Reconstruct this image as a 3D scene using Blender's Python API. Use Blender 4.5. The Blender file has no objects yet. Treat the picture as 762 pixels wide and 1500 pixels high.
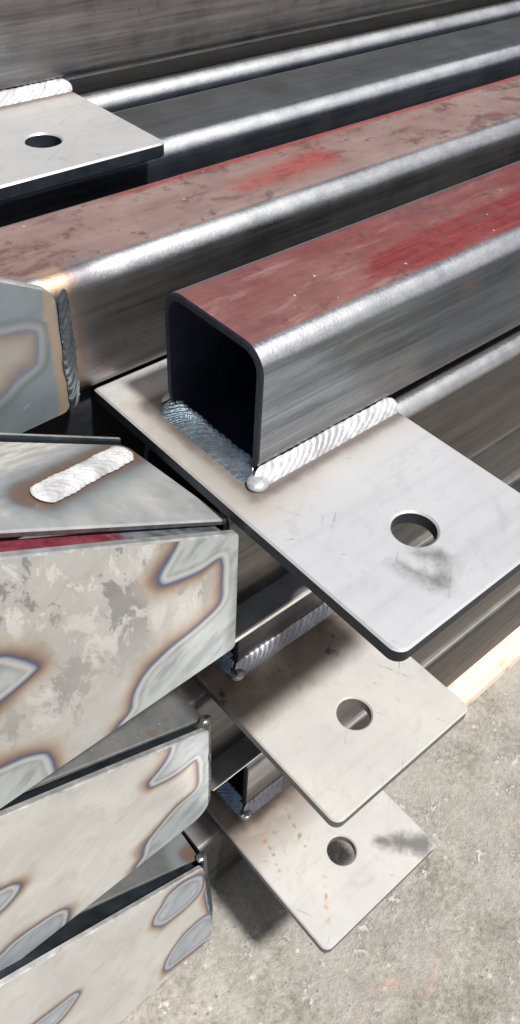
import bpy, bmesh, math, random
import numpy as np
from mathutils import Vector, Matrix

S = 0.1                      # the numbers below are in tube widths of 100 mm
scene = bpy.context.scene
COL = scene.collection
rnd = random.Random(7)

# ------------------------------------------------------------------ node expressions
class NT:
    def __init__(self, mat):
        self.t = mat.node_tree
        self.n = self.t.nodes
        self.l = self.t.links
    def node(self, kind, **kw):
        nd = self.n.new(kind)
        for k, v in kw.items():
            setattr(nd, k, v)
        return nd
    def put(self, sock, v):
        if isinstance(v, Ex):
            self.l.new(v.s, sock)
        elif v is not None:
            sock.default_value = v
    def math(self, op, a, b=None, c=None, clamp=False):
        nd = self.node('ShaderNodeMath', operation=op, use_clamp=clamp)
        for i, v in enumerate((a, b, c)):
            if v is not None:
                self.put(nd.inputs[i], v)
        return Ex(self, nd.outputs[0])
    def xyz(self, x, y, z):
        nd = self.node('ShaderNodeCombineXYZ')
        for i, v in enumerate((x, y, z)):
            self.put(nd.inputs[i], v)
        return Ex(self, nd.outputs[0])
    def coords(self):
        """object-space position in tube widths"""
        tc = self.node('ShaderNodeTexCoord')
        sc = self.node('ShaderNodeVectorMath', operation='SCALE')
        self.l.new(tc.outputs['Object'], sc.inputs[0]); sc.inputs['Scale'].default_value = 1 / S
        sp = self.node('ShaderNodeSeparateXYZ'); self.l.new(sc.outputs[0], sp.inputs[0])
        return Ex(self, sc.outputs[0]), Ex(self, sp.outputs[0]), Ex(self, sp.outputs[1]), Ex(self, sp.outputs[2])
    def normal(self):
        tc = self.node('ShaderNodeTexCoord')
        sp = self.node('ShaderNodeSeparateXYZ'); self.l.new(tc.outputs['Normal'], sp.inputs[0])
        return Ex(self, sp.outputs[0]), Ex(self, sp.outputs[1]), Ex(self, sp.outputs[2])
    def rand(self):
        return Ex(self, self.node('ShaderNodeObjectInfo').outputs['Random'])
    def noise(self, vec, scale=1.0, detail=4.0, rough=0.55, dist=0.0, w=None):
        nd = self.node('ShaderNodeTexNoise', noise_dimensions='4D' if w is not None else '3D')
        self.put(nd.inputs['Vector'], vec)
        if w is not None:
            self.put(nd.inputs['W'], w)
        nd.inputs['Scale'].default_value = scale; nd.inputs['Detail'].default_value = detail
        nd.inputs['Roughness'].default_value = rough; nd.inputs['Distortion'].default_value = dist
        return Ex(self, nd.outputs[0])
    def voro(self, vec, scale=1.0, rand=1.0):
        nd = self.node('ShaderNodeTexVoronoi')
        self.put(nd.inputs['Vector'], vec); nd.inputs['Scale'].default_value = scale
        nd.inputs['Randomness'].default_value = rand
        return Ex(self, nd.outputs['Distance']), Ex(self, nd.outputs['Color'])
    def ramp(self, fac, stops, interp='LINEAR'):
        nd = self.node('ShaderNodeValToRGB'); self.put(nd.inputs[0], fac)
        cr = nd.color_ramp; cr.interpolation = interp
        while len(cr.elements) > 1:
            cr.elements.remove(cr.elements[-1])
        for i, (p, c) in enumerate(stops):
            e = cr.elements[0] if i == 0 else cr.elements.new(p)
            e.position = p; e.color = (c[0], c[1], c[2], 1)
        return Ex(self, nd.outputs[0])
    def mix(self, f, a, b, blend='MIX'):
        nd = self.node('ShaderNodeMix', data_type='RGBA', blend_type=blend)
        self.put(nd.inputs[0], f)
        for i, v in ((6, a), (7, b)):
            self.put(nd.inputs[i], v if isinstance(v, Ex) else (v[0], v[1], v[2], 1))
        return Ex(self, nd.outputs[2])
    def sstep(self, x, a, b, lo=0.0, hi=1.0):
        nd = self.node('ShaderNodeMapRange', interpolation_type='SMOOTHSTEP')
        self.put(nd.inputs[0], x)
        for i, v in enumerate((a, b, lo, hi)):
            nd.inputs[i + 1].default_value = v
        return Ex(self, nd.outputs[0])
    def lin(self, x, a, b, lo=0.0, hi=1.0):
        nd = self.node('ShaderNodeMapRange'); self.put(nd.inputs[0], x)
        for i, v in enumerate((a, b, lo, hi)):
            nd.inputs[i + 1].default_value = v
        return Ex(self, nd.outputs[0])
    def capsule(self, u, v, p0, r0, p1, r1):
        """distance to a stroke whose half-width runs from r0 to r1"""
        dx, dy = p1[0] - p0[0], p1[1] - p0[1]
        L = dx * dx + dy * dy
        a, b = u - p0[0], v - p0[1]
        h = self.math('ADD', (a * (dx / L)), (b * (dy / L)), clamp=True)
        ex, ey = a - h * dx, b - h * dy
        return (ex * ex + ey * ey).sqrt() - (h * (r1 - r0) + r0)
    def boxd(self, u, v, c, h):
        a = (u - c[0]).abs() - h[0]
        b = (v - c[1]).abs() - h[1]
        ao, bo = a.max(0.0), b.max(0.0)
        return (ao * ao + bo * bo).sqrt() + a.max(b).min(0.0)
    def bsdf(self, color, metallic, rough, bump=None, bump_d=0.01, bump_s=0.5, spec=0.5):
        p = self.n['Principled BSDF']
        for k, v in (('Base Color', color), ('Metallic', metallic), ('Roughness', rough), ('Specular IOR Level', spec)):
            if isinstance(v, (tuple, list)):
                v = (v[0], v[1], v[2], 1)
            self.put(p.inputs[k], v)
        if bump is not None:
            b = self.node('ShaderNodeBump'); b.inputs['Distance'].default_value = bump_d * S
            b.inputs['Strength'].default_value = bump_s
            self.put(b.inputs['Height'], bump); self.l.new(b.outputs[0], p.inputs['Normal'])

class Ex:
    def __init__(self, nt, s): self.nt, self.s = nt, s
    def __add__(self, o): return self.nt.math('ADD', self, o)
    __radd__ = __add__
    def __sub__(self, o): return self.nt.math('SUBTRACT', self, o)
    def __rsub__(self, o): return self.nt.math('SUBTRACT', o, self)
    def __mul__(self, o): return self.nt.math('MULTIPLY', self, o)
    __rmul__ = __mul__
    def sqrt(self): return self.nt.math('SQRT', self)
    def abs(self): return self.nt.math('ABSOLUTE', self)
    def min(self, o): return self.nt.math('MINIMUM', self, o)
    def max(self, o): return self.nt.math('MAXIMUM', self, o)
    def smin(self, o, k): return self.nt.math('SMOOTH_MIN', self, o, k)
    def pow(self, o): return self.nt.math('POWER', self, o)
    def sin(self): return self.nt.math('SINE', self)

def new_mat(name):
    m = bpy.data.materials.new(name); m.use_nodes = True
    return m, NT(m)

# ------------------------------------------------------------------ materials
def mat_tube(name, red=0.0, seed=0.0, side=(0.100, 0.115, 0.140), top=(0.34, 0.32, 0.30), heat=None, red_x=(0.0, 3.0), red_y=(0.30, 0.24), wear_highlight_amt=0.9, extra_rough=0.0, weld_x=None):
    """mill-scaled square tube: streaks along its length, rubbed corners with a painted highlight, optional red primer on top"""
    m, t = new_mat(name)
    P, x, y, z = t.coords()
    nx, ny, nz = t.normal()
    streak = t.noise(t.xyz(x * 0.35, y * 7.0, z * 7.0), 1.0, 6, 0.6, w=seed)
    fine = t.noise(t.xyz(x * 1.2, y * 40.0, z * 40.0), 1.0, 3, 0.6, w=seed + 3)
    blot = t.noise(P, 2.3, 6, 0.62, 0.3, w=seed + 7)
    pit = t.noise(P, 9.0, 5, 0.6, w=seed + 2)
    grain = t.noise(P, 60.0, 3, 0.6, w=seed)
    mid2 = t.noise(P, 5.0, 4, 0.6, w=seed + 1)
    sc = t.lin(streak * 0.5 + fine * 0.25 + blot * 0.25, 0.39, 0.61)
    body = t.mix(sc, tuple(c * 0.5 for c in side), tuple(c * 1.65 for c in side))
    body = t.mix(t.sstep(blot, 0.52, 0.70) * 0.55, body, (0.17, 0.135, 0.105))          # brown bloom
    body = t.mix(t.sstep(pit, 0.60, 0.72) * 0.5, body, (0.07, 0.07, 0.075))              # dark spots
    # top face
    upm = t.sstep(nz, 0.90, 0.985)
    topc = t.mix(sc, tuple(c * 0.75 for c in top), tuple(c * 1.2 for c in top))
    rough_top = 0.42
    if red > 0:
        base = t.mix(t.lin(blot * 0.6 + streak * 0.4, 0.36, 0.66), (0.16, 0.056, 0.050) if red >= 1 else (0.26, 0.165, 0.14), (0.30, 0.142, 0.125) if red >= 1 else (0.42, 0.31, 0.27))
        strong = t.mix(t.lin(fine * 0.5 + pit * 0.5, 0.35, 0.65), (0.165, 0.020, 0.022), (0.29, 0.066, 0.060)) if red >= 1 else t.mix(t.lin(fine * 0.5 + pit * 0.5, 0.35, 0.65), (0.34, 0.060, 0.055), (0.46, 0.16, 0.14))
        sm = t.noise(t.xyz(x * 0.55, y * 3.2, z), 1.0, 6, 0.62, 0.35, w=seed + 11)
        stripe = t.sstep((y - red_y[0]).abs(), red_y[1], red_y[1] * 0.25) * t.sstep(x + (sm - 0.5) * 2.0, red_x[0], red_x[1])
        patch = t.sstep(t.capsule(x, y, (1.35, 0.40), 0.04, (2.3, 0.48), 0.13) + (sm - 0.5) * 0.6, 0.22, -0.18) if red < 1 else 0.0
        f = t.sstep(stripe * 0.52 + sm + patch * 0.42 if red < 1 else stripe * 0.52 + sm + t.lin(x, 0.0, 4.0, -0.06, 0.24), 0.50, 0.86)
        topc = t.mix(f, base, strong)
        topc = t.mix(t.sstep(t.noise(t.xyz(x * 0.9, y * 4, z), 1.6, 7, 0.72, 0.5, w=seed + 21), 0.50, 0.66) * (1.0 - f * 0.75) * 0.55, topc, (0.39, 0.255, 0.225))
        topc = t.mix(t.sstep(t.noise(t.xyz(x * 1.6, y * 3, z), 1.5, 7, 0.7, 0.5, w=seed + 41), 0.51, 0.65) * 0.7, topc, (0.150, 0.068, 0.062))
        topc = t.mix(t.sstep(pit, 0.58, 0.68) * 0.6, topc, (0.09, 0.05, 0.045))
        dv, dc = t.voro(P, 7.0)
        topc = t.mix(t.sstep(dv + (grain - 0.5) * 0.1, 0.085, 0.045) * t.sstep(t.noise(P, 1.3, 3, 0.5, w=seed + 51), 0.50, 0.58), topc, (0.62, 0.55, 0.52))
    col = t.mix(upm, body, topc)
    # rubbed corners, with the highlight along them painted in as paler colour
    cor = t.sstep(nz.abs().min(ny.abs()), 0.12, 0.62)
    wear_highlight = t.sstep(cor + (grain - 0.5) * 0.45 + (streak - 0.5) * 0.35, 0.20, 0.95) * t.sstep(nz, -0.15, 0.2)
    col = t.mix(wear_highlight * wear_highlight_amt, col, t.mix(t.lin(streak * 0.6 + pit * 0.4, 0.40, 0.60), (0.38, 0.39, 0.405), (0.60, 0.605, 0.61)))
    inner = None
    met = 0.86
    if heat is not None:
        # welding heat next to the bead along the foot of the near side
        hz = t.boxd(x, z, (heat[0], 0.0), (heat[1], 0.04)) + (blot - 0.5) * 0.16
        hc = t.ramp(t.lin(hz, -0.02, 0.42), [(0.0, (0.26, 0.27, 0.29)), (0.16, (0.30, 0.25, 0.22)), (0.3, (0.19, 0.17, 0.20)), (0.5, (0.33, 0.33, 0.31)), (1.0, (0.22, 0.22, 0.215))])
        f = t.sstep(hz, 0.45, 0.05) * t.sstep(nz.abs(), 0.5, 0.2)
        col = t.mix(f * 0.85, col, hc)
        refl_area = t.sstep(x + (blot - 0.5) * 2.0, 2.2, 0.4) * t.sstep(nz.abs(), 0.5, 0.2)  # paler towards the cut end: the plate's reflection painted on the side
        col = t.mix(refl_area * 0.75, col, t.mix(t.lin(streak * 0.45 + fine * 0.3 + t.noise(t.xyz(x * 0.9, y, z * 3.5), 2.0, 6, 0.6, 0.2, w=seed + 37) * 0.25, 0.40, 0.60), (0.14, 0.15, 0.162), (0.37, 0.39, 0.40)))
        col = t.mix(refl_area * t.sstep(t.noise(t.xyz(x * 0.6, y, z * 1.6), 6.0, 6, 0.65, 0.3, w=seed + 33), 0.58, 0.68) * 0.4, col, (0.085, 0.085, 0.09))
    rgh = t.lin(blot * 0.6 + grain * 0.4, 0.35, 0.65, 0.26, 0.42)
    if weld_x is not None:
        wd = x - weld_x + (mid2 - 0.5) * 0.05
        wc = t.ramp(t.lin(wd, -0.1, 0.5), [(0.0, (0.42, 0.30, 0.20)), (0.17, (0.45, 0.31, 0.20)), (0.26, (0.24, 0.17, 0.145)), (0.42, (0.155, 0.145, 0.175)), (0.62, (0.19, 0.165, 0.165)), (1.0, (0.2, 0.195, 0.19))])
        col = t.mix(t.sstep(wd, 0.42, 0.16) * t.sstep(wd, -0.16, -0.10) * 0.9 * t.sstep(y, 0.22, 0.10), col, wc)
        side_l = t.sstep(x, 1.2, 0.0) * t.sstep(nz.abs(), 0.5, 0.2)
        col = t.mix(side_l * 0.5, col, t.mix(sc, (0.15, 0.14, 0.13), (0.36, 0.345, 0.325)))
    wr = t.lin(wear_highlight * wear_highlight_amt, 0.0, 1.0, 0.0, 0.14)
    rgh = rgh + wr + extra_rough
    if red > 0:
        metal = t.lin(upm * red, 0.0, 1.0, met, 0.25)
        rgh = t.mix(upm, t.xyz(rgh, rgh, rgh), (0.46, 0.46, 0.46))
        sp = t.node('ShaderNodeSeparateXYZ'); t.l.new(rgh.s, sp.inputs[0]); rgh = Ex(t, sp.outputs[0])
    else:
        metal = met
    t.bsdf(col, metal, rgh, bump=grain * 0.4 + streak * 0.6 + pit * 0.3, bump_d=0.012, bump_s=0.35)
    return m

def mat_plain(name, col, metallic=0.85, rough=0.45, var=0.35, scale=6.0, bump=0.3):
    m, t = new_mat(name)
    P, x, y, z = t.coords()
    n = t.noise(P, scale, 6, 0.6)
    g = t.noise(P, scale * 9, 3, 0.6)
    c = t.mix(t.lin(n * 0.7 + g * 0.3, 0.33, 0.67), tuple(k * (1 - var) for k in col), tuple(k * (1 + var) for k in col))
    t.bsdf(c, metallic, t.lin(n, 0.3, 0.7, rough - 0.07, rough + 0.1), bump=n + g * 0.3, bump_d=0.01, bump_s=bump)
    return m

def mat_plate(name, seed, tone, warm, smudge=(), dots=None, brown=0.0):
    """blank sheet steel of a base plate, with the heat band round the tube's foot"""
    m, t = new_mat(name)
    P, x, y, z = t.coords()
    cloud = t.noise(P, 1.6, 6, 0.6, 0.4, w=seed)
    mid = t.noise(P, 6.0, 6, 0.62, w=seed + 2)
    grain = t.noise(P, 70.0, 3, 0.6, w=seed)
    a = tuple(tone * 0.93 * (0.4 * c + 0.6 * k) for c, k in zip((1.0, 1.0, 1.015), warm)); b = tuple(tone * k for k in warm)
    col = t.mix(t.lin(cloud, 0.36, 0.64), a, b)
    col = t.mix(t.sstep(mid, 0.50, 0.72) * 0.40, col, tuple(tone * 0.70 * k for k in warm))
    # specks and short scratches
    sp1 = t.noise(P, 9.0, 6, 0.75, 0.4, w=seed + 9)
    keep = t.sstep(t.noise(P, 1.8, 2, 0.5, w=seed + 15), 0.46, 0.60)
    col = t.mix(t.sstep(sp1, 0.655, 0.70) * keep * 0.8, col, (0.20, 0.195, 0.20))
    sp2 = t.noise(t.xyz(x * 1.3 - y * 0.4, y, z), 24.0, 4, 0.7, 0.2, w=seed + 19)
    col = t.mix(t.sstep(sp2, 0.66, 0.72) * t.sstep(cloud, 0.42, 0.55) * 0.6, col, (0.26, 0.255, 0.26))
    for ca, sa, off in ((0.80, 0.60, 3.0), (0.42, -0.90, 8.0)):
        ln = t.noise(t.xyz((x * ca + y * sa) * 1.3 + off, (y * ca - x * sa) * 24.0, 0.0), 1.0, 2, 0.5, w=seed + off)
        col = t.mix(t.sstep(ln, 0.665, 0.715) * t.sstep(mid, 0.42, 0.54) * 0.55, col, (0.24, 0.235, 0.235))
    roll = t.noise(t.xyz(x * 0.7, y * 9.0, 0.0), 1.0, 5, 0.65, w=seed + 44)
    col = t.mix(t.sstep(roll, 0.48, 0.66) * 0.20, col, tuple(0.62 * tone * k for k in warm))
    wp = t.noise(t.xyz(x * 1.1 + y * 0.7, (y - x) * 2.6, 0.0), 1.5, 6, 0.7, 0.6, w=seed + 31)
    col = t.mix(t.sstep(wp, 0.54, 0.70) * 0.30, col, tuple(0.55 * tone * k for k in warm))
    sx = x * 0.55 + y * 0.83; sy = x * 0.83 - y * 0.55
    scr, _ = t.voro(t.xyz(sx * 11.0, sy * 1.7, 0.0), 1.0)
    col = t.mix(t.sstep(scr, 0.06, 0.03) * t.sstep(mid, 0.45, 0.52) * 0.85, col, (0.20, 0.195, 0.20))
    # heat band round the foot of the tube (local footprint x > 0, 0 < y < 1)
    hd = t.boxd(x, y, (0.62, 0.5), (0.725, 0.605)) + (mid - 0.5) * 0.07 + (cloud - 0.5) * 0.08
    heat = t.ramp(t.lin(hd, -0.02, 0.5), [(0.0, (0.16, 0.13, 0.115)), (0.07, (0.135, 0.10, 0.08)), (0.13, (0.24, 0.19, 0.155)), (0.20, (0.42, 0.385, 0.35)), (0.32, (0.52, 0.475, 0.42)), (0.6, (0.57, 0.545, 0.50)), (1.0, (0.62, 0.61, 0.59))])
    lf = t.sstep(x, 0.5, -0.2)
    col = t.mix(t.sstep(hd + (1.0 - lf) * 0.10, 0.44, 0.06) * 0.92, col, heat)
    col = t.mix(lf * t.sstep(mid * 0.5 + cloud * 0.5, 0.40, 0.60) * t.sstep(y, -0.9, 0.3) * 0.45, col, (0.33, 0.30, 0.26))
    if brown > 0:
        stain_shade = t.sstep(y + (cloud - 0.5) * 0.5 + (mid - 0.5) * 0.3, -0.66, -0.26)  # brown stain; its colour also deepens the shadow of the plate above
        col = t.mix(stain_shade * brown, col, t.mix(t.lin(mid * 0.5 + cloud * 0.5, 0.38, 0.62), (0.15, 0.105, 0.075), (0.36, 0.29, 0.225)))
        col = t.mix(stain_shade * t.sstep(t.noise(P, 4.5, 5, 0.6, w=seed + 5), 0.58, 0.66) * 0.85, col, (0.07, 0.045, 0.035))
    for (p0, r0, p1, r1, k) in smudge:
        d = t.capsule(x, y, p0, r0, p1, r1) + (t.noise(P, 5.0, 6, 0.7, w=seed + 4) - 0.5) * 0.34
        col = t.mix(t.sstep(d, 0.07, -0.09) * k, col, (0.155, 0.15, 0.14))
    if dots:
        for (p0, p1, n, tint) in dots:
            L = math.hypot(p1[0] - p0[0], p1[1] - p0[1])
            ux, uy = (p1[0] - p0[0]) / L, (p1[1] - p0[1]) / L
            s = (x - p0[0]) * ux + (y - p0[1]) * uy
            w = (y - p0[1]) * ux - (x - p0[0]) * uy + (mid - 0.5) * 0.16
            s = s + (cloud - 0.5) * 0.25
            step = L / n
            q = (t.math('PINGPONG', s, step / 2) * 0.8)
            dd = (q * q + w * w).sqrt() + (grain - 0.5) * 0.012
            inr = t.sstep(s, -0.02, 0.02) * t.sstep(s, L + 0.02, L - 0.02) * t.sstep(t.noise(P, 4.0, 3, 0.6, w=seed + 61), 0.42, 0.54)
            col = t.mix(t.sstep(dd + (sp2 - 0.5) * 0.03, 0.032, 0.010) * inr * 0.8, col, tint)
    rgh = t.lin(cloud * 0.5 + mid * 0.5, 0.35, 0.65, 0.33, 0.47)
    t.bsdf(col, 0.30, rgh, bump=grain * 0.5 + mid * 0.5, bump_d=0.006, bump_s=0.3)
    return m

def mat_gusset(name, seed, tone=1.0, rubbed=0.0, glow=1.0, inner=(0.40, 0.43, 0.43), rim=(0.60, 0.585, 0.55), tan_edge=None, soft=1.0):
    """bright sheet with temper colours printed through from the welds on its back"""
    m, t = new_mat(name)
    P, x, y, z = t.coords()
    cloud = t.noise(P, 1.3, 6, 0.6, 0.6, w=seed)
    mid = t.noise(P, 4.5, 6, 0.65, 0.3, w=seed + 2)
    grain = t.noise(P, 60.0, 3, 0.6, w=seed)
    brush = t.noise(t.xyz(x * 2 + z * 1.3, y * 2, (z - x * 0.62) * 15), 1.0, 5, 0.62, w=seed + 6)
    k = lambda c: tuple(tone * q for q in c)
    col = t.mix(t.lin(cloud * 0.75 + brush * 0.25, 0.36, 0.64), k((0.47, 0.46, 0.435)), k((0.61, 0.60, 0.57)))
    col = t.mix(t.sstep(mid, 0.50, 0.66) * 0.30, col, k((0.36, 0.355, 0.345)))
    if rubbed:
        up = t.lin(z - x * 0.25 + (cloud - 0.5) * 2.4, 0.4, 1.7)
        flake = t.noise(t.xyz(x * 1.7 + z * 0.2, y, z * 0.8), 3.4, 8, 0.72, 0.4, w=seed + 8)
        big = t.noise(t.xyz(x * 1.3, y, z * 0.7), 1.6, 4, 0.6, 0.5, w=seed + 18)
        col = t.mix(t.sstep(flake * 0.6 + big * 0.4, 0.515, 0.54) * up * rubbed, col, k((0.29, 0.285, 0.275)))
        col = t.mix(t.sstep(flake, 0.46, 0.42) * up * rubbed, col, (0.74, 0.73, 0.70))
    at = t.node('ShaderNodeAttribute', attribute_name='temper_distance')
    d = Ex(t, at.outputs['Fac']) - 2.0
    gv = t.noise(P, 1.9, 3, 0.5, w=seed + 13)
    d = d + (mid - 0.5) * 0.012 + (gv - 0.5) * 0.035
    d = d.min(0.0) + d.max(0.0) * t.lin(gv, 0.33, 0.67, 0.55 / glow, 1.8 / glow)
    f = t.lin(d, -0.10, 0.50)                 # 0.167 is the edge of the tempered patch
    heat = t.ramp(f, [(0.0, tuple(1.25 * q for q in inner)), (0.065, tuple(0.95 * q for q in inner)), (0.110, rim), (0.138, tuple(0.5 * (a + b) for a, b in zip(rim, (0.34, 0.42, 0.52)))), (0.166, (0.22, 0.28, 0.39)),
                      (0.190, (0.115, 0.125, 0.22)), (0.225, (0.15, 0.115, 0.155)), (0.27, (0.23, 0.165, 0.145)), (0.35, (0.35, 0.265, 0.205)), (0.5, (0.47, 0.39, 0.315)), (0.72, (0.55, 0.505, 0.44)), (1.0, (0.58, 0.56, 0.52))])
    streaks = t.noise(t.xyz(x * 2.4 + z * 1.6, y, (z - x * 0.7) * 7), 1.0, 5, 0.6, w=seed + 5)
    heat = t.mix(t.sstep(streaks, 0.46, 0.66) * t.sstep(f, 0.125, 0.05) * 0.6, heat, (0.20, 0.235, 0.26))
    heat = t.mix(t.sstep(streaks, 0.44, 0.34) * t.sstep(f, 0.125, 0.05) * 0.5, heat, (0.62, 0.64, 0.63))
    col = t.mix(t.sstep(f, 1.0, 0.30) * (t.sstep(f, 0.13, 0.06) * (1.0 - soft) + soft), col, heat)
    if tan_edge is not None:
        st = t.sstep((x - tan_edge + (mid - 0.5) * 0.05).abs(), 0.055, 0.015)
        col = t.mix(st * 0.8, col, (0.42, 0.31, 0.20))
    pv, _ = t.voro(P, 11.0)
    col = t.mix(t.sstep(pv, 0.06, 0.03) * t.sstep(mid, 0.5, 0.6) * 0.6, col, (0.14, 0.13, 0.12))
    scx = t.noise(t.xyz((x + z * 0.8) * 1.5, y, (z - x) * 30), 1.0, 2, 0.5, w=seed + 25)
    col = t.mix(t.sstep(scx, 0.68, 0.74) * 0.25, col, (0.26, 0.255, 0.25))
    t.bsdf(col, 0.42, t.lin(mid * 0.5 + cloud * 0.5, 0.35, 0.65, 0.30, 0.46), bump=grain * 0.4 + brush * 0.3 + mid * 0.3, bump_d=0.006, bump_s=0.3)
    return m

def mat_cover(name, seed, bead, tone, brown=0.0, brushed=0.0):
    """sloping cover plate; local x, y"""
    m, t = new_mat(name)
    P, x, y, z = t.coords()
    cloud = t.noise(P, 1.6, 6, 0.6, 0.4, w=seed)
    mid = t.noise(P, 5.5, 6, 0.62, w=seed + 2)
    grain = t.noise(P, 60.0, 3, 0.6, w=seed)
    brush = t.noise(t.xyz(x * 3 + y * 1, (y - x * 0.5) * 26, z * 4), 1.0, 3, 0.6, w=seed + 4)
    col = t.mix(t.lin(cloud * 0.6 + mid * 0.4, 0.38, 0.62), tuple(tone * k for k in (0.72, 0.75, 0.74)), tuple(tone * k for k in (1.1, 1.09, 1.04)))
    if brushed:
        far = t.sstep(y - x * 0.55 + (mid - 0.5) * 0.2, 1.02, 1.14)
        col = t.mix(far * brushed, col, t.mix(t.lin(brush, 0.38, 0.62), (0.46, 0.44, 0.40), (0.78, 0.76, 0.71)))
    if brown:
        col = t.mix(t.sstep(mid, 0.56, 0.68) * brown, col, (0.17, 0.125, 0.085))
    if bead:
        d = t.capsule(x, y, bead[0], 0.080, bead[1], 0.085) + (mid - 0.5) * 0.05 + t.sstep(y - x * 0.55, 1.14, 0.98) * 0.05
        heat = t.ramp(t.lin(d, -0.05, 0.45), [(0.0, (0.20, 0.13, 0.09)), (0.16, (0.22, 0.145, 0.105)), (0.24, (0.20, 0.17, 0.16)), (0.34, (0.27, 0.30, 0.32)), (0.5, (0.38, 0.41, 0.41)), (1.0, (0.50, 0.51, 0.48))])
        col = t.mix(t.sstep(d, 0.30, 0.05), col, heat)
    wv, wc = t.voro(P, 8.0)
    col = t.mix(t.sstep(wv, 0.055, 0.03) * 0.9, col, (0.72, 0.72, 0.70))
    t.bsdf(col, 0.45, t.lin(mid, 0.35, 0.65, 0.34, 0.50), bump=grain * 0.4 + mid * 0.4 + brush * 0.2, bump_d=0.006, bump_s=0.35)
    return m

def mat_weld(name, tone, tint=(1.0, 1.0, 1.0), metallic=0.85, rough=0.34):
    m, t = new_mat(name)
    P, x, y, z = t.coords()
    n = t.noise(P, 10.0, 5, 0.6); g = t.noise(P, 55.0, 3, 0.6); b = t.noise(P, 2.6, 4, 0.6)
    c = t.mix(t.lin(n * 0.6 + g * 0.4, 0.36, 0.64), tuple(tone * 0.62 * k for k in tint), tuple(min(0.95, tone * 1.15 * k) for k in tint))
    c = t.mix(t.sstep(b, 0.52, 0.68) * 0.6, c, tuple(tone * k for k in (0.50, 0.47, 0.46)))
    t.bsdf(c, metallic, t.lin(n, 0.3, 0.7, rough - 0.10, rough + 0.14), bump=n * 0.7 + g * 0.3, bump_d=0.012, bump_s=0.4)
    return m

def mat_concrete():
    m, t = new_mat('concrete')
    P, x, y, z = t.coords()
    big = t.noise(P, 0.55, 5, 0.6, 0.3); mid = t.noise(P, 2.6, 6, 0.65, 0.3); fin = t.noise(P, 14.0, 5, 0.65); gr = t.noise(P, 46.0, 3, 0.7)
    col = t.mix(t.lin(mid * 0.38 + fin * 0.42 + gr * 0.2, 0.40, 0.60), (0.205, 0.186, 0.156), (0.45, 0.42, 0.37))
    col = t.mix(t.sstep(big, 0.42, 0.62) * 0.55, col, (0.42, 0.395, 0.355))
    v, vc = t.voro(t.xyz(x + mid * 0.5, y + fin * 0.3, z), 3.4)
    stone = t.sstep(v + (fin - 0.5) * 0.3, 0.34, 0.20) * t.sstep(fin, 0.44, 0.56)
    col = t.mix(stone * 0.75, col, (0.60, 0.575, 0.53))
    v2, _ = t.voro(P, 7.5)
    col = t.mix(t.sstep(v2, 0.16, 0.09) * t.sstep(mid, 0.46, 0.56) * 0.7, col, (0.15, 0.14, 0.125))
    v3, _ = t.voro(t.xyz(x + 3.1, y + 1.7, z), 5.2)
    col = t.mix(t.sstep(v3 + (fin - 0.5) * 0.35 + (gr - 0.5) * 0.15, 0.17, 0.06) * t.sstep(mid, 0.44, 0.54) * 0.7, col, (0.66, 0.635, 0.59))
    rust = t.sstep(t.noise(P, 1.15, 5, 0.6, 0.5, w=4.4), 0.58, 0.70)
    col = t.mix(rust * 0.38, col, (0.56, 0.36, 0.25))
    t.bsdf(col, 0.0, 0.85, bump=mid * 0.5 + fin * 0.6 + gr * 0.4 + stone * 0.3, bump_d=0.08, bump_s=0.7, spec=0.3)
    return m

def mat_wood():
    m, t = new_mat('pale_pine')
    P, x, y, z = t.coords()
    g = t.noise(t.xyz(x * 0.6, y * 9, z * 9), 1.0, 5, 0.6, 0.6); k = t.noise(P, 2.2, 5, 0.6, 0.4); f = t.noise(P, 30, 3, 0.6)
    col = t.mix(t.lin(g, 0.36, 0.64), (0.74, 0.56, 0.43), (0.86, 0.73, 0.61))
    col = t.mix(t.sstep(k, 0.56, 0.70) * 0.7, col, (0.50, 0.29, 0.16))
    t.bsdf(col, 0.0, 0.7, bump=g * 0.6 + f * 0.3, bump_d=0.03, bump_s=0.5, spec=0.3)
    return m

# ------------------------------------------------------------------ mesh helpers
def link(name, verts, faces, mats, parent=None, loc=(0, 0, 0), idx=None, smooth=40.0):
    me = bpy.data.meshes.new(name)
    me.from_pydata([tuple(c * S for c in v) for v in verts], [], faces)
    for mm in (mats if isinstance(mats, (list, tuple)) else [mats]):
        me.materials.append(mm)
    if idx:
        me.polygons.foreach_set('material_index', idx)
    bm = bmesh.new(); bm.from_mesh(me)
    bmesh.ops.recalc_face_normals(bm, faces=bm.faces)
    bm.to_mesh(me); bm.free()
    if smooth:
        me.polygons.foreach_set('use_smooth', [True] * len(me.polygons))
        me.set_sharp_from_angle(angle=math.radians(smooth))
    o = bpy.data.objects.new(name, me); COL.objects.link(o)
    o.location = tuple(c * S for c in loc)
    if parent:
        o.parent = parent
    return o

def thing(name, label, cat, loc, group=None):
    o = bpy.data.objects.new(name, None); COL.objects.link(o)
    o.empty_display_size = 0.05
    o.location = tuple(c * S for c in loc)
    o['label'] = label; o['category'] = cat
    if group:
        o['group'] = group
    return o

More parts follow.
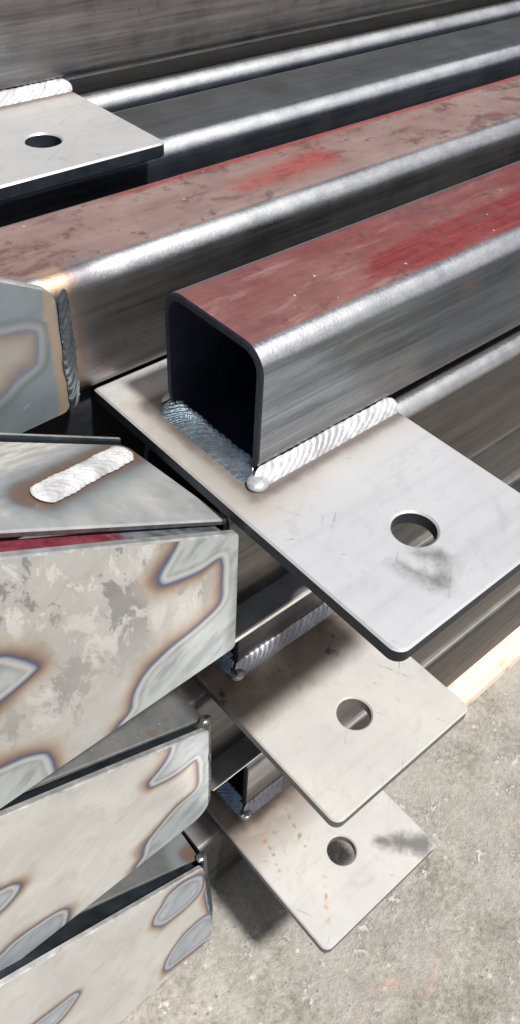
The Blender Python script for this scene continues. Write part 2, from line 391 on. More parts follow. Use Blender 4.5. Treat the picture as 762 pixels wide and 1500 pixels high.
def ring(w, h, r, seg=12, e=0.025):
    """rounded rectangle (y, z) from (0,0) to (w,h), counter-clockwise, with holding loops beside each corner"""
    pts = []
    for cx, cy, a0 in ((w - r, r, -90), (w - r, h - r, 0), (r, h - r, 90), (r, r, 180)):
        a = math.radians(a0)
        tx, ty = -math.sin(a), math.cos(a)
        pts.append((cx + r * math.cos(a) - tx * e, cy + r * math.sin(a) - ty * e))
        for k in range(seg + 1):
            b = math.radians(a0 + 90 * k / seg)
            pts.append((cx + r * math.cos(b), cy + r * math.sin(b)))
        b = math.radians(a0 + 90)
        tx, ty = -math.sin(b), math.cos(b)
        pts.append((cx + r * math.cos(b) + tx * e, cy + r * math.sin(b) + ty * e))
    return pts

def tube(name, x0, x1, w, h, r, wall, mats, parent, off=(0, 0, 0), **kw):
    """square tube along x, open at both ends; mats = [outside, cut edge, inside]"""
    out = ring(w, h, r)
    inn = [(wall + y, wall + z) for y, z in ring(w - 2 * wall, h - 2 * wall, max(0.02, r - wall))]
    n = len(out)
    ch = 0.012
    def grow(pts, k):
        cy, cz = w / 2, h / 2
        return [(cy + (y - cy) * (1 - 2 * k / w), cz + (z - cz) * (1 - 2 * k / h)) for y, z in pts]
    loops = [(x0 + 0.0, grow(out, ch)), (x0 + ch, out)]
    xs = [x0 + 0.3, (x0 + x1) / 2]
    loops += [(xx, out) for xx in xs] + [(x1, out), (x1, inn), (x0 + 0.8, inn), (x0, inn)]
    tag = [0, 0, 0, 0, 1, 2, 2, 1]
    V, F, I = [], [], []
    for xx, pts in loops:
        V += [(xx + off[0], y + off[1], z + off[2]) for y, z in pts]
    L = len(loops)
    for a in range(L):
        b = (a + 1) % L
        for i in range(n):
            j = (i + 1) % n
            F.append((a * n + i, a * n + j, b * n + j, b * n + i)); I.append(tag[a] if a else 1)
    I = []
    for a in range(L):
        I += [(1 if a in (0, 4, 7) else 2 if a in (5, 6) else 0)] * n
    return link(name, V, F, mats, parent, idx=I, **kw)

def rounded_outline(corners, seg=8):
    """corners: (x, y, r), counter-clockwise"""
    pts = []
    n = len(corners)
    for i, (x, y, r) in enumerate(corners):
        p, a, b = Vector((x, y)), Vector(corners[i - 1][:2]), Vector(corners[(i + 1) % n][:2])
        if r <= 0:
            pts.append((x, y)); continue
        u, v = (a - p).normalized(), (b - p).normalized()
        ang = u.angle(v)
        d = r / math.tan(ang / 2)
        c = p + (u + v).normalized() * (r / math.sin(ang / 2))
        s0, s1 = p + u * d - c, p + v * d - c
        tot = s0.angle_signed(s1)
        for k in range(seg + 1):
            w = s0.copy(); w.rotate(Matrix.Rotation(-tot * k / seg, 2))
            pts.append(tuple(c + w))
    return pts

def inset(pts, k, sign=1):
    n = len(pts); out = []
    for i in range(n):
        a, p, b = Vector(pts[i - 1]), Vector(pts[i]), Vector(pts[(i + 1) % n])
        e1, e2 = (p - a).normalized(), (b - p).normalized()
        n1, n2 = Vector((-e1.y, e1.x)), Vector((-e2.y, e2.x))
        m = (n1 + n2)
        m = m / max(0.2, m.length_squared) * 2
        out.append(tuple(p + m * k * sign))
    return out

def plate(name, corners, hole, th, mats, parent, frame=None, bev=0.014):
    """flat plate, top at 0, optional round hole; frame maps (a, b, c) to the thing's coordinates"""
    frame = frame or (lambda a, b, c: (a, b, c))
    outer = rounded_outline(corners)
    prof = [(bev, 0.0), (0.0, -bev), (0.0, -th + bev), (bev, -th)]
    bm = bmesh.new()
    def loops(pts, sign):
        res = []
        for k, zz in prof:
            q = inset(pts, k, sign) if k else pts
            res.append([bm.verts.new((x, y, zz)) for x, y in q])
        return res
    def skin(ls):
        n = len(ls[0])
        for a in range(3):
            for i in range(n):
                j = (i + 1) % n
                f = bm.faces.new((ls[a][i], ls[a][j], ls[a + 1][j], ls[a + 1][i])); f.material_index = 1 if a == 1 or a == 2 else 0
    def edges(l):
        return [bm.edges.get((l[i], l[(i + 1) % len(l)])) or bm.edges.new((l[i], l[(i + 1) % len(l)])) for i in range(len(l))]
    lo = loops(outer, 1); skin(lo)
    lh = None
    if hole:
        hx, hy, hr = hole
        hp = [(hx + hr * math.cos(a), hy + hr * math.sin(a)) for a in (2 * math.pi * k / 48 for k in range(48))]
        lh = loops(hp, -1); skin(lh)
    for lv, mi in ((0, 0), (3, 1)):
        ed = edges(lo[lv]) + (edges(lh[lv]) if lh else [])
        g = bmesh.ops.triangle_fill(bm, edges=ed, use_beauty=True, use_dissolve=False)
        for f in g['geom']:
            if isinstance(f, bmesh.types.BMFace):
                f.material_index = mi
    bm.verts.index_update()
    V = [frame(*v.co) for v in bm.verts]
    F = [[v.index for v in f.verts] for f in bm.faces]
    I = [f.material_index for f in bm.faces]
    bm.free()
    return link(name, V, F, mats, parent, idx=I, smooth=24)

def bead(name, p0, p1, side, up, wid, hei, mat, parent, pitch=0.055, slant=0.8, amp=0.018, seed=1, ns=None, round_ends=True, nt=18, wob=0.05):
    """weld bead from p0 to p1; side/up span its cross-section; ripples like fish scales"""
    r = random.Random(seed)
    p0, p1, side, up = Vector(p0), Vector(p1), Vector(side).normalized(), Vector(up).normalized()
    ax = (p1 - p0); L = ax.length; ax.normalize()
    ns = ns or max(24, int(L / 0.006))
    V, F = [], []
    ph = [r.uniform(0, 6.28) for _ in range(6)]
    for i in range(ns + 1):
        s = L * i / ns
        env = 1.0
        if round_ends:
            e = min(s, L - s) / (wid * 0.6)
            env = math.sqrt(max(0.0, 1 - (1 - min(1, e)) ** 2)) if e < 1 else 1.0
        ww = wid * (1 + wob * math.sin(s * 9 + ph[0]) + wob * 0.8 * math.sin(s * 23 + ph[1])) * max(0.05, env)
        for k in range(nt + 1):
            q = -1 + 2 * k / nt
            prof = math.sqrt(max(0, 1 - q * q)) ** 0.85
            sp = s / pitch + slant * q * wid / pitch * 0.9 + 0.35 * math.sin(s * 7 + ph[2]) + 0.6 * q * q
            fr = sp - math.floor(sp)
            ripple = (1 - (fr - 0.3) / 0.7) if fr > 0.3 else fr / 0.3
            ripple = ripple * ripple * (3 - 2 * ripple)
            hgt = hei * max(0.05, env) * prof + amp * (ripple - 0.5) * (prof ** 0.5) * max(0.05, env)
            edge = 0.002 * math.sin(sp * 6.283) * abs(q)
            V.append(tuple(p0 + ax * s + side * (q * (ww / 2 + edge)) + up * hgt))
    n = nt + 1
    for i in range(ns):
        for k in range(nt):
            a = i * n + k
            F.append((a, a + 1, a + n + 1, a + n))
    # close it underneath
    F.append([k for k in range(nt + 1)]); F.append([ns * n + k for k in range(nt, -1, -1)])
    for i in range(ns):
        F.append((i * n, (i + 1) * n, (i + 1) * n + nt, i * n + nt))
    return link(name, V, F, mat, parent, smooth=60)

def blob(name, c, r, mat, parent, sc=(1, 1, 0.75), seed=1):
    bm = bmesh.new(); bmesh.ops.create_icosphere(bm, subdivisions=4, radius=1.0)
    rr = random.Random(seed); a = [rr.uniform(0, 6) for _ in range(4)]
    V = []
    for v in bm.verts:
        k = 1 + 0.07 * math.sin(v.co.x * 2.2 + a[0]) + 0.07 * math.sin(v.co.y * 2.6 + a[1])
        V.append((c[0] + v.co.x * r * sc[0] * k, c[1] + v.co.y * r * sc[1] * k, c[2] + v.co.z * r * sc[2] * k))
    F = [[v.index for v in f.verts] for f in bm.faces]
    bm.free()
    return link(name, V, F, mat, parent, smooth=80)

def slab(name, quad, th, mats, parent, bev=0.012, rnd_c=0.0):
    """flat plate through four points (first three fix its plane), thickness away from its normal side; ordered counter-clockwise seen from outside"""
    q = [Vector(p) for p in quad]
    ux = (q[1] - q[0]).normalized()
    nn = ux.cross(q[3] - q[0]).normalized()
    uy = nn.cross(ux)
    rs = rnd_c if isinstance(rnd_c, (list, tuple)) else [rnd_c] * len(q)
    cor = [((p - q[0]).dot(ux), (p - q[0]).dot(uy), r) for p, r in zip(q, rs)]
    fr = lambda a, b, c: tuple(q[0] + ux * a + uy * b + nn * c)
    return plate(name, cor, None, th, mats, parent, fr, bev)

# outlines of the tempered patches on the bracket sides, (x, z) in pile coordinates
TR_A = [
    [(-1.401, 0.933), (-1.020, 0.861), (-0.864, 0.841), (-0.788, 0.807), (-0.766, 0.763), (-0.791, 0.586), (-0.841, 0.527), (-0.970, 0.474), (-1.115, 0.386), (-1.568, 0.261), (-1.713, -0.328), (-0.491, -1.101), (-0.250, 1.117), (-1.240, 1.584)],
]
TR_B = [
    [(-0.740, 0.302), (-0.800, 0.137), (-0.875, 0.018), (-0.935, -0.064), (-0.952, -0.109), (-0.925, -0.174), (-0.821, -0.212), (-0.644, -0.249), (-0.504, -0.241), (-0.470, -0.293), (-0.461, -0.492), (-0.475, -0.714), (-0.678, -0.809), (-0.952, -0.884), (-1.131, -0.975), (-1.219, -1.105), (-1.260, -1.271), (-1.322, -1.541), (-0.038, -2.236), (-0.029, -1.212), (-0.103, -0.097)],
    [(-1.828, -0.240), (-1.855, -0.269), (-1.944, -0.308), (-2.072, -0.335), (-2.324, -0.362), (-2.222, 0.077), (-2.002, 0.018), (-1.886, -0.127)],
    [(-1.917, -1.505), (-1.884, -1.291), (-1.891, -1.174), (-1.929, -1.103), (-2.038, -1.035), (-2.200, -0.978), (-2.451, -0.912), (-2.684, -1.919), (-2.206, -1.775)],
]
TR_C = [
    [(-0.789, -2.071), (-0.922, -2.383), (-1.016, -2.508), (-1.130, -2.588), (-1.147, -2.638), (-1.103, -2.718), (-0.881, -2.793), (-0.721, -2.784), (-0.662, -2.806), (-0.643, -3.064), (-0.677, -3.319), (-0.902, -3.383), (-1.105, -3.529), (-1.225, -3.655), (-1.276, -3.848), (-1.326, -4.130), (-0.303, -4.984), (-0.202, -3.582), (-0.237, -2.443)],
    [(-2.345, -2.721), (-2.377, -2.802), (-2.439, -2.858), (-2.545, -2.904), (-2.824, -2.902), (-2.713, -2.413), (-2.483, -2.588), (-2.396, -2.632)],
    [(-2.252, -4.311), (-2.124, -3.999), (-2.065, -3.776), (-2.134, -3.647), (-2.358, -3.588), (-2.575, -3.577), (-2.689, -3.624), (-2.993, -3.653), (-3.197, -4.551)],
]
TR_D = [
    [(-1.387, -4.958), (-1.343, -4.836), (-1.255, -4.770), (-1.146, -4.678), (-0.922, -4.726), (-0.764, -4.855), (-0.743, -5.000), (-0.806, -5.143), (-0.981, -5.194), (-1.203, -5.148), (-1.303, -5.095)],
    [(-0.741, -5.241), (-0.680, -5.211), (-0.601, -5.403), (-0.602, -5.829), (-0.662, -5.916), (-0.732, -5.708), (-0.744, -5.451)],
    [(-0.765, -5.737), (-1.042, -5.680), (-1.244, -5.770), (-1.354, -5.883), (-1.391, -6.008), (-1.338, -6.105), (-1.179, -6.144), (-0.909, -6.226), (-0.737, -6.254), (-0.651, -6.017)],
    [(-2.269, -4.957), (-2.330, -4.885), (-2.524, -4.851), (-2.701, -4.805), (-3.011, -4.786), (-2.895, -5.144), (-2.743, -5.120), (-2.567, -5.127), (-2.464, -5.107), (-2.313, -5.016)],
]

def smooth_loop(pts, n=5):
    out = []
    N = len(pts)
    for i in range(N):
        p = [np.array(pts[(i + k) % N]) for k in (-1, 0, 1, 2)]
        for q in range(n):
            u = q / n
            out.append(0.5 * ((2 * p[1]) + (p[2] - p[0]) * u + (2 * p[0] - 5 * p[1] + 4 * p[2] - p[3]) * u * u + (3 * p[1] - p[0] - 3 * p[2] + p[3]) * u ** 3))
    return np.array(out)

def loop_distance(Q, pts):
    """signed distance from points Q to a closed outline, negative inside"""
    A = smooth_loop(pts); B = np.roll(A, -1, axis=0)
    best = np.full(len(Q), 1e9); ins = np.zeros(len(Q), bool)
    for a, b in zip(A, B):
        ab = b - a; L = max(1e-12, ab @ ab)
        h = np.clip(((Q - a) @ ab) / L, 0, 1)
        dd = np.hypot(*(Q - a - h[:, None] * ab).T)
        best = np.minimum(best, dd)
        c = (a[1] > Q[:, 1]) != (b[1] > Q[:, 1])
        with np.errstate(divide='ignore', invalid='ignore'):
            xx = (b[0] - a[0]) * (Q[:, 1] - a[1]) / (b[1] - a[1]) + a[0]
        ins ^= c & (Q[:, 0] < xx)
    return np.where(ins, -best, best)

def sheet(name, quad, th, loops, mats, parent, off, nu=190, nv=120, corner=(0.05, 0.05)):
    """flat sheet with a fine grid on its face that carries the distance to the tempered patches; quad = BL, BR, TR, TL"""
    q = [np.array(p, float) for p in quad]
    U, W = np.meshgrid(np.linspace(0, 1, nu + 1), np.linspace(0, 1, nv + 1))
    U = U.ravel()[:, None]; W = W.ravel()[:, None]
    G = (q[0] * (1 - U) + q[1] * U) * (1 - W) + (q[3] * (1 - U) + q[2] * U) * W
    # round the two right-hand corners: bottom and top
    for P0, e1, e2, r in ((q[1], q[0] - q[1], q[2] - q[1], corner[0]), (q[2], q[3] - q[2], q[1] - q[2], corner[1])):
        e1 = e1 / np.linalg.norm(e1); e2 = e2 / np.linalg.norm(e2)
        M = np.stack([e1, e2], 1)
        ab = np.linalg.lstsq(M, (G - P0).T, rcond=None)[0].T
        inr = (ab[:, 0] < r) & (ab[:, 1] < r)
        v = ab - r
        ln = np.hypot(v[:, 0], v[:, 1])
        k = np.where(inr & (ln > r), r / np.maximum(ln, 1e-9), 1.0)
        G = G + ((k - 1)[:, None] * v) @ M.T
    dist = np.full(len(G), 1e9)
    for lp in loops:
        dist = np.minimum(dist, loop_distance(G[:, [0, 2]], lp))
    nn = np.cross(q[1] - q[0], q[3] - q[0]); nn /= np.linalg.norm(nn)
    c = G.mean(axis=0)
    n1 = nu + 1
    F = [(a * n1 + i, a * n1 + i + 1, (a + 1) * n1 + i + 1, (a + 1) * n1 + i) for a in range(nv) for i in range(nu)]
    I = [0] * len(F)
    rim = [i for i in range(nu + 1)] + [a * n1 + nu for a in range(1, nv + 1)] + [nv * n1 + i for i in range(nu - 1, -1, -1)] + [a * n1 for a in range(nv - 1, 0, -1)]
    V = list(G)
    def ringv(k, depth):
        base = len(V)
        for r in rim:
            V.append(G[r] + (G[r] - c) / np.linalg.norm(G[r] - c) * k - nn * depth)
        return [base + i for i in range(len(rim))]
    r1 = ringv(0.012, 0.012); r2 = ringv(0.012, th)
    for a, b, mi in ((rim, r1, 1), (r1, r2, 1)):
        for i in range(len(rim)):
            j = (i + 1) % len(rim)
            F.append((a[i], b[i], b[j], a[j])); I.append(mi)
    F.append(tuple(reversed(r2))); I.append(1)
    o = link(name, [tuple(v - np.array(off)) for v in V], F, mats, parent, idx=I, smooth=24)
    at = o.data.attributes.new('temper_distance', 'FLOAT', 'POINT')
    dd = np.full(len(V), 3.0); dd[:len(G)] = np.clip(dist, -1, 1) + 2.0
    at.data.foreach_set('value', dd.astype(np.float32))
    return o

# ------------------------------------------------------------------ shared materials
M_edge = mat_plain('cut_edge_scale', (0.030, 0.036, 0.048), 0.5, 0.5, 0.4, 8)
M_edge_pale = mat_plain('cut_edge_bare', (0.19, 0.19, 0.195), 0.7, 0.42, 0.35, 10)
M_inside = mat_plain('tube_inside_scale', (0.020, 0.024, 0.040), 0.35, 0.6, 0.5, 5)
M_dark = mat_plain('dark_mill_scale', (0.045, 0.058, 0.070), 0.7, 0.38, 0.4, 5)
M_bare = mat_plain('bare_edge', (0.78, 0.765, 0.72), 0.8, 0.36, 0.2, 10)
M_weld = mat_weld('weld_bright', 0.60, (0.985, 0.99, 1.02), 0.35, 0.36)
M_weld_white = mat_weld('weld_white', 0.80, (1.0, 1.0, 1.0), 0.2, 0.4)
M_weld_blue = mat_weld('weld_blue_grey', 0.55, (0.82, 0.97, 1.05), 0.9, 0.20)
M_drop = mat_weld('weld_droplet', 0.62, (0.97, 1.0, 1.02), 0.9, 0.2)
M_weld_mauve = mat_weld('weld_mauve_grey', 0.50, (0.98, 0.94, 1.0), 0.85, 0.32)
def mat_strip():
    m, t = new_mat('red_primer_strip')
    P, x, y, z = t.coords()
    n = t.noise(P, 5.0, 6, 0.65); g = t.noise(P, 22.0, 4, 0.6)
    red = t.mix(t.lin(n * 0.6 + g * 0.4, 0.38, 0.62), (0.17, 0.022, 0.038), (0.30, 0.065, 0.085))
    blue = t.mix(t.lin(n, 0.38, 0.62), (0.05, 0.062, 0.08), (0.22, 0.24, 0.26))
    t.bsdf(t.mix(t.sstep(x + (n - 0.5) * 0.9, -1.22, -1.0), red, blue), 0.25, 0.42, bump=g, bump_d=0.006, bump_s=0.3)
    return m
M_red_scale = mat_strip()

LONG = 18.0
R_O, WALL = 0.185, 0.054

# ------------------------------------------------------------------ tubes standing on base plates
PX0, PX1, PY0, PY1 = -0.303, 1.331, -1.569, 1.527
def tube_on_plate(label, loc, tube_mat, plate_mat, edge_mats, weld_mats, seed, amp=0.0042):
    th = thing('tube_on_base_plate', label, 'steel tube', loc, 'square tubes welded onto base plates')
    tube('square_tube', 0.0, LONG, 1.0, 1.0, R_O, WALL, [tube_mat, M_edge, M_inside], th, off=(0, 0, 0.004))
    plate('base_plate', [(PX0, PY0, 0.085), (PX1, PY0, 0.07), (PX1, PY1, 0.05), (PX0, PY1, 0.02)], (0.503, -0.962, 0.151), 0.12,
          [plate_mat, edge_mats], th)
    wm, wend, wblob = weld_mats
    bead('weld_bead', (-0.04, -0.035, 0.035), (1.35, -0.035, 0.035), (0, -1, -1), (0, -1, 1), 0.158, 0.010, wm, th, seed=seed, slant=0.8, pitch=0.070, amp=amp, wob=0.02)
    bead('weld_bead', (-0.045, 0.02, 0.035), (-0.045, 1.0, 0.035), (-1, 0, -1), (-1, 0, 1), 0.23, 0.010, wend, th, seed=seed + 5, slant=-0.7, pitch=0.06, amp=0.005, wob=0.03)
    blob('weld_blob', (-0.030, -0.035, 0.022), 0.070, wblob, th, (1.15, 1.05, 0.55), seed)
    bead('weld_bead', (-0.02, 1.035, 0.035), (1.30, 1.035, 0.035), (0, 1, -1), (0, 1, 1), 0.17, 0.04, wm, th, seed=seed + 9)
    return th

T1 = tube_on_plate('nearest square tube, red primer on top, welded onto the white plate', (0, 0, 0),
    mat_tube('tube_red_near', 1.0, 1.3, heat=(0.65, 0.70), red_x=(0.9, 1.9), red_y=(0.31, 0.26)),
    mat_plate('plate_white_cool', 2.0, 0.61, (0.98, 0.975, 0.975),
              smudge=[((0.38, -1.15), 0.06, (0.46, -1.22), 0.04, 0.85), ((0.20, -1.12), 0.03, (0.28, -1.38), 0.06, 0.85), ((0.42, -1.30), 0.06, (0.50, -1.34), 0.05, 0.30)]),
    M_edge, (M_weld, M_weld_blue, M_weld), 3)
T2 = tube_on_plate('square tube on the cream plate, second down the pile of overhanging plates', (0.0, 0.12, -2.373),
    mat_tube('tube_grey_second', 0.0, 4.1, side=(0.10, 0.098, 0.098), heat=(0.65, 0.70)),
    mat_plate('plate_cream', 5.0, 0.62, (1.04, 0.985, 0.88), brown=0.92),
    M_edge_pale, (M_weld_mauve, M_weld_blue, M_drop), 13, 0.002)
T3 = tube_on_plate('lowest square tube, on the plate with rust dots and a black smear', (-0.012, -0.125, -4.724),
    mat_tube('tube_grey_lowest', 0.0, 6.7, side=(0.085, 0.082, 0.080), heat=(0.65, 0.70)),
    mat_plate('plate_rust_dots', 8.0, 0.61, (1.03, 0.985, 0.90), brown=0.7,
              smudge=[((0.88, -1.15), 0.06, (1.20, -1.46), 0.12, 0.9), ((0.34, -1.30), 0.02, (0.52, -1.38), 0.02, 0.3)],
              dots=[((0.17, -1.05), (-0.08, -1.36), 4, (0.55, 0.27, 0.12)), ((0.15, -0.15), (0.02, -0.72), 5, (0.36, 0.24, 0.17)), ((0.35, -0.25), (0.22, -0.72), 4, (0.30, 0.21, 0.16)),
                    ((-0.02, -0.30), (-0.14, -0.72), 5, (0.40, 0.22, 0.13))]),
    M_edge_pale, (M_weld_mauve, M_weld_blue, M_drop), 23, 0.002)
T5 = tube_on_plate('farthest grey square tube, standing on the plate at the upper left', (0.06, 4.42, 1.02),
    mat_tube('tube_grey_far', 0.0, 9.3, side=(0.27, 0.26, 0.25), heat=(0.65, 0.70)),
    mat_plate('plate_grey_far', 11.0, 0.54, (1.0, 0.975, 0.935)),
    M_edge, (M_weld, M_weld_blue, M_weld), 33)

# ------------------------------------------------------------------ haunched beams: a tube with a tapered box of sheet at its end
def beam(label, loc, tube_h, tube_y0, tube_mat, x_end, g_quad, g_mat, loops, cover, c_mat, strip, strip_mat, far, flange, weld, lid_bead=None, weld_off=0.2, seed=50, edge_mat=None, g_th=0.05, r=R_O, drop=None, corner=(0.04, 0.04)):
    """all points are given in pile coordinates and moved to the beam's own"""
    th = thing('tapered_bracket', label, 'steel bracket', loc, 'tubes with tapered sheet ends')
    o = Vector(loc)
    lc = lambda p: tuple(Vector(p) - o)
    tube('square_tube', x_end, LONG, 1.0, tube_h, r, WALL, [tube_mat, M_edge, M_inside], th)
    sheet('gusset_plate', g_quad, g_th, loops, [g_mat, edge_mat or M_bare], th, loc, corner=corner)
    if cover:
        slab('cover_plate', [lc(p) for p in cover], 0.05, [c_mat, M_edge_pale], th, rnd_c=[0.0, 0.02, 0.09, 0.0])
    if strip:
        slab('flange_strip', [lc(p) for p in strip], 0.04, [strip_mat, strip_mat], th)
    if far:
        slab('back_gusset', [lc(p) for p in far], 0.05, [M_dark, M_bare], th)
    if flange:
        plate('bottom_flange', [(c[0] - o.x, c[1] - o.y, 0.01) for c in flange[0]], None, flange[1], [c_mat or M_dark, M_bare], th,
              frame=lambda a, b, c: (a, b, c + flange[2] - o.z))
    if weld:
        p0, p1, wid, sd, up, wm, amp = weld
        bead('weld_bead', lc(p0), lc(p1), sd, up, wid, 0.012, wm, th, seed=seed, pitch=0.085, slant=0.3, amp=amp * 0.45, wob=0.08)
    if drop:
        blob('weld_blob', lc(drop), 0.045, M_drop, th, (1.2, 0.9, 0.45), seed)
    if lid_bead:
        p0, p1, wid, nn, wm = lid_bead
        ax = Vector(p1) - Vector(p0)
        bead('weld_bead', lc(p0), lc(p1), Vector(nn).cross(ax), nn, wid, 0.036, wm, th, seed=seed + 3, pitch=0.075, slant=0.9, amp=0.005, wob=0.035)
    return th

NL = (0.485, 0.0, 0.875)
# beam under the nearest tube (B)
oB = (0.0, 0.0, -1.37)
beam('tapered bracket under the nearest tube, mottled side and a red strip along its top', oB, 1.245, 0.0,
     mat_tube('tube_brown_under', 0.0, 2.2, side=(0.080, 0.076, 0.073)), -0.24,
     [(-3.0, -0.22, -1.42), (-0.33, -0.22, -1.36), (-0.337, -0.22, -0.125), (-2.5, -0.22, 1.046)], mat_gusset('sheet_mottled', 1.0, 1.08, 1.0, 0.58), TR_B,
     [(-2.35, 0.02, 0.975), (-0.262, -0.03, -0.183), (-0.42, 0.94, -0.095), (-2.35, 0.93, 0.975)], mat_cover('cover_brushed', 1.0, ((-1.40, 0.29), (-0.50, 0.80)), 0.58, 0.0, 0.9),
     [(-2.5, -0.168, 1.00), (-0.36, -0.168, -0.16), (-0.36, 0.05, -0.21), (-2.5, 0.05, 0.95)], M_red_scale,
     [(-2.5, 0.955, 0.4), (-0.46, 0.955, -0.6), (-0.44, 0.955, -0.055), (-2.5, 0.955, 1.09)],
     ([(-0.6, -0.20, 0), (1.3, -0.20, 0), (1.3, 0.5, 0), (-0.6, 0.5, 0)], 0.07, -1.29),
     ((-0.285, -0.14, -0.15), (-0.275, -0.14, -1.28), 0.16, (0.65, 0.75, 0), (0.75, -0.65, 0), M_weld_mauve, 0.01),
     ((-1.42, 0.275, 0.475), (-0.48, 0.82, -0.045), 0.175, NL, M_weld_white), seed=51)
# beam on the second plate pile (C)
oC = (0.0, 0.12, -3.737)
beam('tapered bracket just below the mottled one, grey cover plate with brown specks', oC, 1.245, 0.12,
     mat_tube('tube_dark_second', 0.0, 3.2, side=(0.10, 0.095, 0.092), wear_highlight_amt=0.0, extra_rough=0.2), -0.50,
     [(-3.8, -0.15, -4.02), (-0.527, -0.15, -3.96), (-0.527, -0.15, -2.464), (-3.3, -0.15, -1.19)], mat_gusset('sheet_cream', 3.0, 1.28, 0.0, 0.40, (0.36, 0.39, 0.41)), TR_C,
     [(-2.9, -0.12, -1.17), (-0.46, -0.01, -2.508), (-0.46, 1.05, -2.508), (-2.9, 1.05, -1.17)], mat_cover('cover_grey_specks', 4.0, None, 0.24, 0.6),
     [(-3.2, -0.10, -1.28), (-0.56, -0.10, -2.51), (-0.56, 0.1, -2.56), (-3.2, 0.1, -1.33)], M_dark,
     None,
     ([(-0.45, -0.12, 0), (1.3, -0.12, 0), (1.3, 0.6, 0), (-0.45, 0.6, 0)], 0.045, -3.675),
     ((-0.455, -0.075, -2.45), (-0.455, -0.075, -3.85), 0.20, (0.65, 0.75, 0), (0.75, -0.65, 0), M_weld_blue, 0.012), seed=61, r=0.07, drop=(-0.49, -0.06, -2.43), corner=(0.20, 0.06))
# lowest beam (D)
oD = (0.0, -0.125, -6.09)
beam('lowest tapered bracket, its cream sheet side standing on the concrete floor', oD, 1.235, -0.125,
     mat_tube('tube_dark_lowest', 0.0, 5.2, side=(0.085, 0.083, 0.082), wear_highlight_amt=0.0, extra_rough=0.2), -0.62,
     [(-3.62, -0.60, -6.22), (-0.743, -0.498, -6.28), (-0.717, -0.301, -4.766), (-3.62, -0.300, -3.40)], mat_gusset('sheet_beige', 6.0, 1.16, 0.0, 0.34, (0.33, 0.35, 0.38), (0.46, 0.46, 0.46)), TR_D,
     [(-3.3, -0.03, -3.367), (-0.66, -0.17, -4.83), (-0.60, 0.85, -4.863), (-3.3, 0.85, -3.367)], mat_cover('cover_brown', 7.0, ((-0.72, 0.03), (-0.67, 0.04)), 0.21, 0.35),
     [(-3.5, -0.25, -3.52), (-0.75, -0.25, -4.83), (-0.75, 0.0, -4.89), (-3.5, 0.0, -3.58)], M_dark,
     None, None,
     ((-0.64, -0.22, -4.78), (-0.66, -0.38, -6.1), 0.22, (0.65, 0.75, 0), (0.75, -0.65, 0), M_weld_blue, 0.012), seed=71, r=0.07, drop=(-0.67, -0.20, -4.76), corner=(0.15, 0.06))
# beam in the row behind (A)
oA = (0.0, 1.437, 0.0)
beam('red topped square tube in the second row, blue-stained sheet welded to its side', oA, 1.0, 1.437,
     mat_tube('tube_red_behind', 0.75, 7.7, side=(0.175, 0.172, 0.172), red_x=(0.0, 1.5), red_y=(0.90, 0.16), weld_x=-0.46), -3.0,
     [(-1.75, 1.30, 0.05), (-0.626, 1.30, 0.085), (-0.619, 1.30, 1.01), (-1.75, 1.30, 1.63)], mat_gusset('sheet_blue_stained', 9.0, 0.66, 0.0, 0.8, (0.19, 0.225, 0.24), (0.24, 0.25, 0.235), -0.665, 0.55), TR_A,
     None, None,
     None, None, None, None,
     ((-0.535, 1.36, 0.97), (-0.545, 1.36, 0.03), 0.22, (0.75, 0.65, 0), (0.65, -0.75, 0.0), M_weld_blue, 0.02), seed=81, corner=(0.06, 0.10))

# ------------------------------------------------------------------ plain tubes behind
def plain_tube(label, loc, h, mat):
    o = tube('square_tube', 0.0, LONG, 1.0, h, R_O, WALL, [mat, M_edge, M_inside], None)
    o.location = tuple(c * S for c in loc)
    o['label'] = label; o['category'] = 'steel tube'; o['group'] = 'plain square tubes at the back'
    return o
plain_tube('plain grey square tube just behind the red topped tube of the second row', (-2.4, 3.13, -0.105), 1.0, mat_tube('tube_blue_grey', 0.0, 12.0, top=(0.25, 0.255, 0.26)))
plain_tube('plain square tube with a rubbed edge and painted highlight, directly under the farthest tube', (-2.4, 4.42, -0.345), 1.24, mat_tube('tube_grey_back', 0.0, 14.0))
plain_tube('added dark tube under the red one of the second row, blackening the gap', (-2.6, 1.56, -1.25), 1.245, mat_plain('gap_shade_black', (0.022, 0.024, 0.030), 0.3, 0.6, 0.4, 5))  # tube added to stop light in the gap; near-black colour stands for shade

# ------------------------------------------------------------------ bearer and floor
FLOOR = -6.30
def bearer():
    bm = bmesh.new(); bmesh.ops.create_cube(bm, size=1.0)
    bmesh.ops.bevel(bm, geom=bm.edges[:], offset=0.02, segments=2, affect='EDGES')
    V = [(v.co.x * 6.0 + 6.45, v.co.y * 0.80, v.co.z * 0.20) for v in bm.verts]
    F = [[v.index for v in f.verts] for f in bm.faces]; bm.free()
    o = link('wooden_bearer', V, F, mat_wood(), None, loc=(0, -0.10, FLOOR + 0.102), smooth=30)
    o.rotation_euler.z = math.radians(0.8)
    o['label'] = 'pale wooden bearer lying on the concrete under the pile of tubes'; o['category'] = 'timber'
bearer()
def floor():
    e = 300.0
    o = link('floor', [(-e, -e, 0), (e, -e, 0), (e, e, 0), (-e, e, 0)], [(0, 1, 2, 3)], mat_concrete(), None, loc=(0, 0, FLOOR), smooth=0)
    o['kind'] = 'structure'
floor()

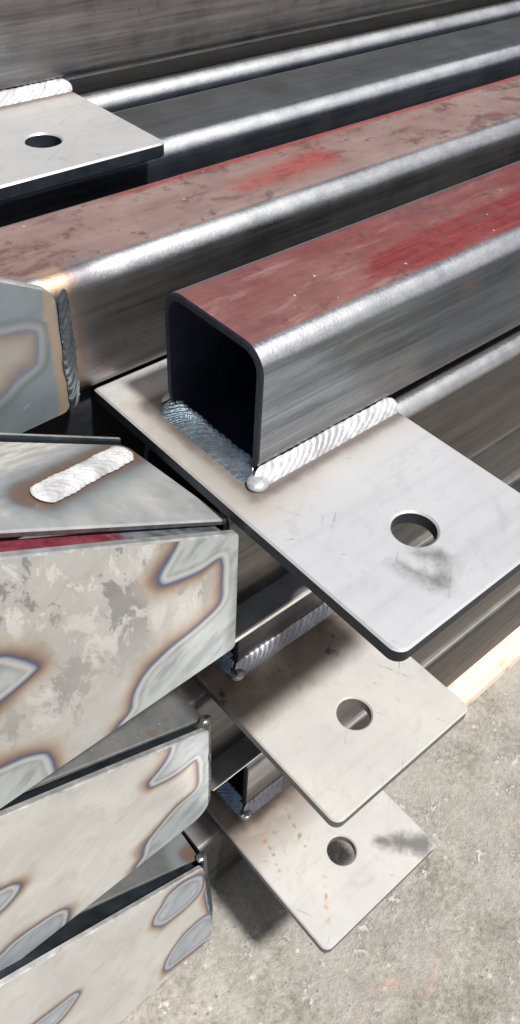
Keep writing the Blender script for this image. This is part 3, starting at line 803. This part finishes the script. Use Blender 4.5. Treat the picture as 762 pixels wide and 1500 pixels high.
# ------------------------------------------------------------------ camera
cam = bpy.data.cameras.new('camera'); co = bpy.data.objects.new('camera', cam); COL.objects.link(co)
CR = ((0.7562, -0.6528, 0.0449), (-0.4379, -0.5557, -0.7067), (0.4863, 0.5147, -0.7061))
x, y, z = (Vector(r) for r in CR)
z.normalize(); x = (x - z * x.dot(z)).normalized(); y = z.cross(x)
mw = Matrix((x, -y, -z)).transposed().to_4x4()
mw.translation = Vector((-2.724, -2.934, 3.698)) * S
co.matrix_world = mw
cam.sensor_fit = 'VERTICAL'; cam.sensor_height = 36.0; cam.lens = 1191.58 / 1500 * 36.0
cam.clip_start = 0.01; cam.clip_end = 200.0
scene.camera = co

# ------------------------------------------------------------------ light
EL, AZ = 62.0, -80.0           # sun direction: elevation and angle from +x
sd = Vector((math.cos(math.radians(EL)) * math.cos(math.radians(AZ)), math.cos(math.radians(EL)) * math.sin(math.radians(AZ)), math.sin(math.radians(EL))))
sun = bpy.data.lights.new('sun', 'SUN'); so = bpy.data.objects.new('sun', sun); COL.objects.link(so)
sun.energy = 5.0; sun.angle = math.radians(5.0); sun.color = (1.0, 0.99, 0.975)
so.rotation_euler = sd.to_track_quat('Z', 'Y').to_euler()
w = bpy.data.worlds.new('World'); scene.world = w; w.use_nodes = True
nt = w.node_tree
sky = nt.nodes.new('ShaderNodeTexSky'); sky.sky_type = 'NISHITA'; sky.sun_disc = False
sky.sun_elevation = math.radians(EL); sky.sun_rotation = math.atan2(sd.x, sd.y)
sky.air_density = 1.0; sky.dust_density = 4.0; sky.ozone_density = 1.0
hs = nt.nodes.new('ShaderNodeHueSaturation'); hs.inputs['Saturation'].default_value = 1.0
nt.links.new(sky.outputs[0], hs.inputs['Color'])
bg = nt.nodes['Background']; bg.inputs['Strength'].default_value = 0.05
nt.links.new(hs.outputs[0], bg.inputs['Color'])

vs = scene.view_settings
scene.display_settings.display_device = 'sRGB'
vs.view_transform = 'Standard'; vs.look = 'None'; vs.exposure = 0.10; vs.gamma = 1.0; vs.use_curve_mapping = False
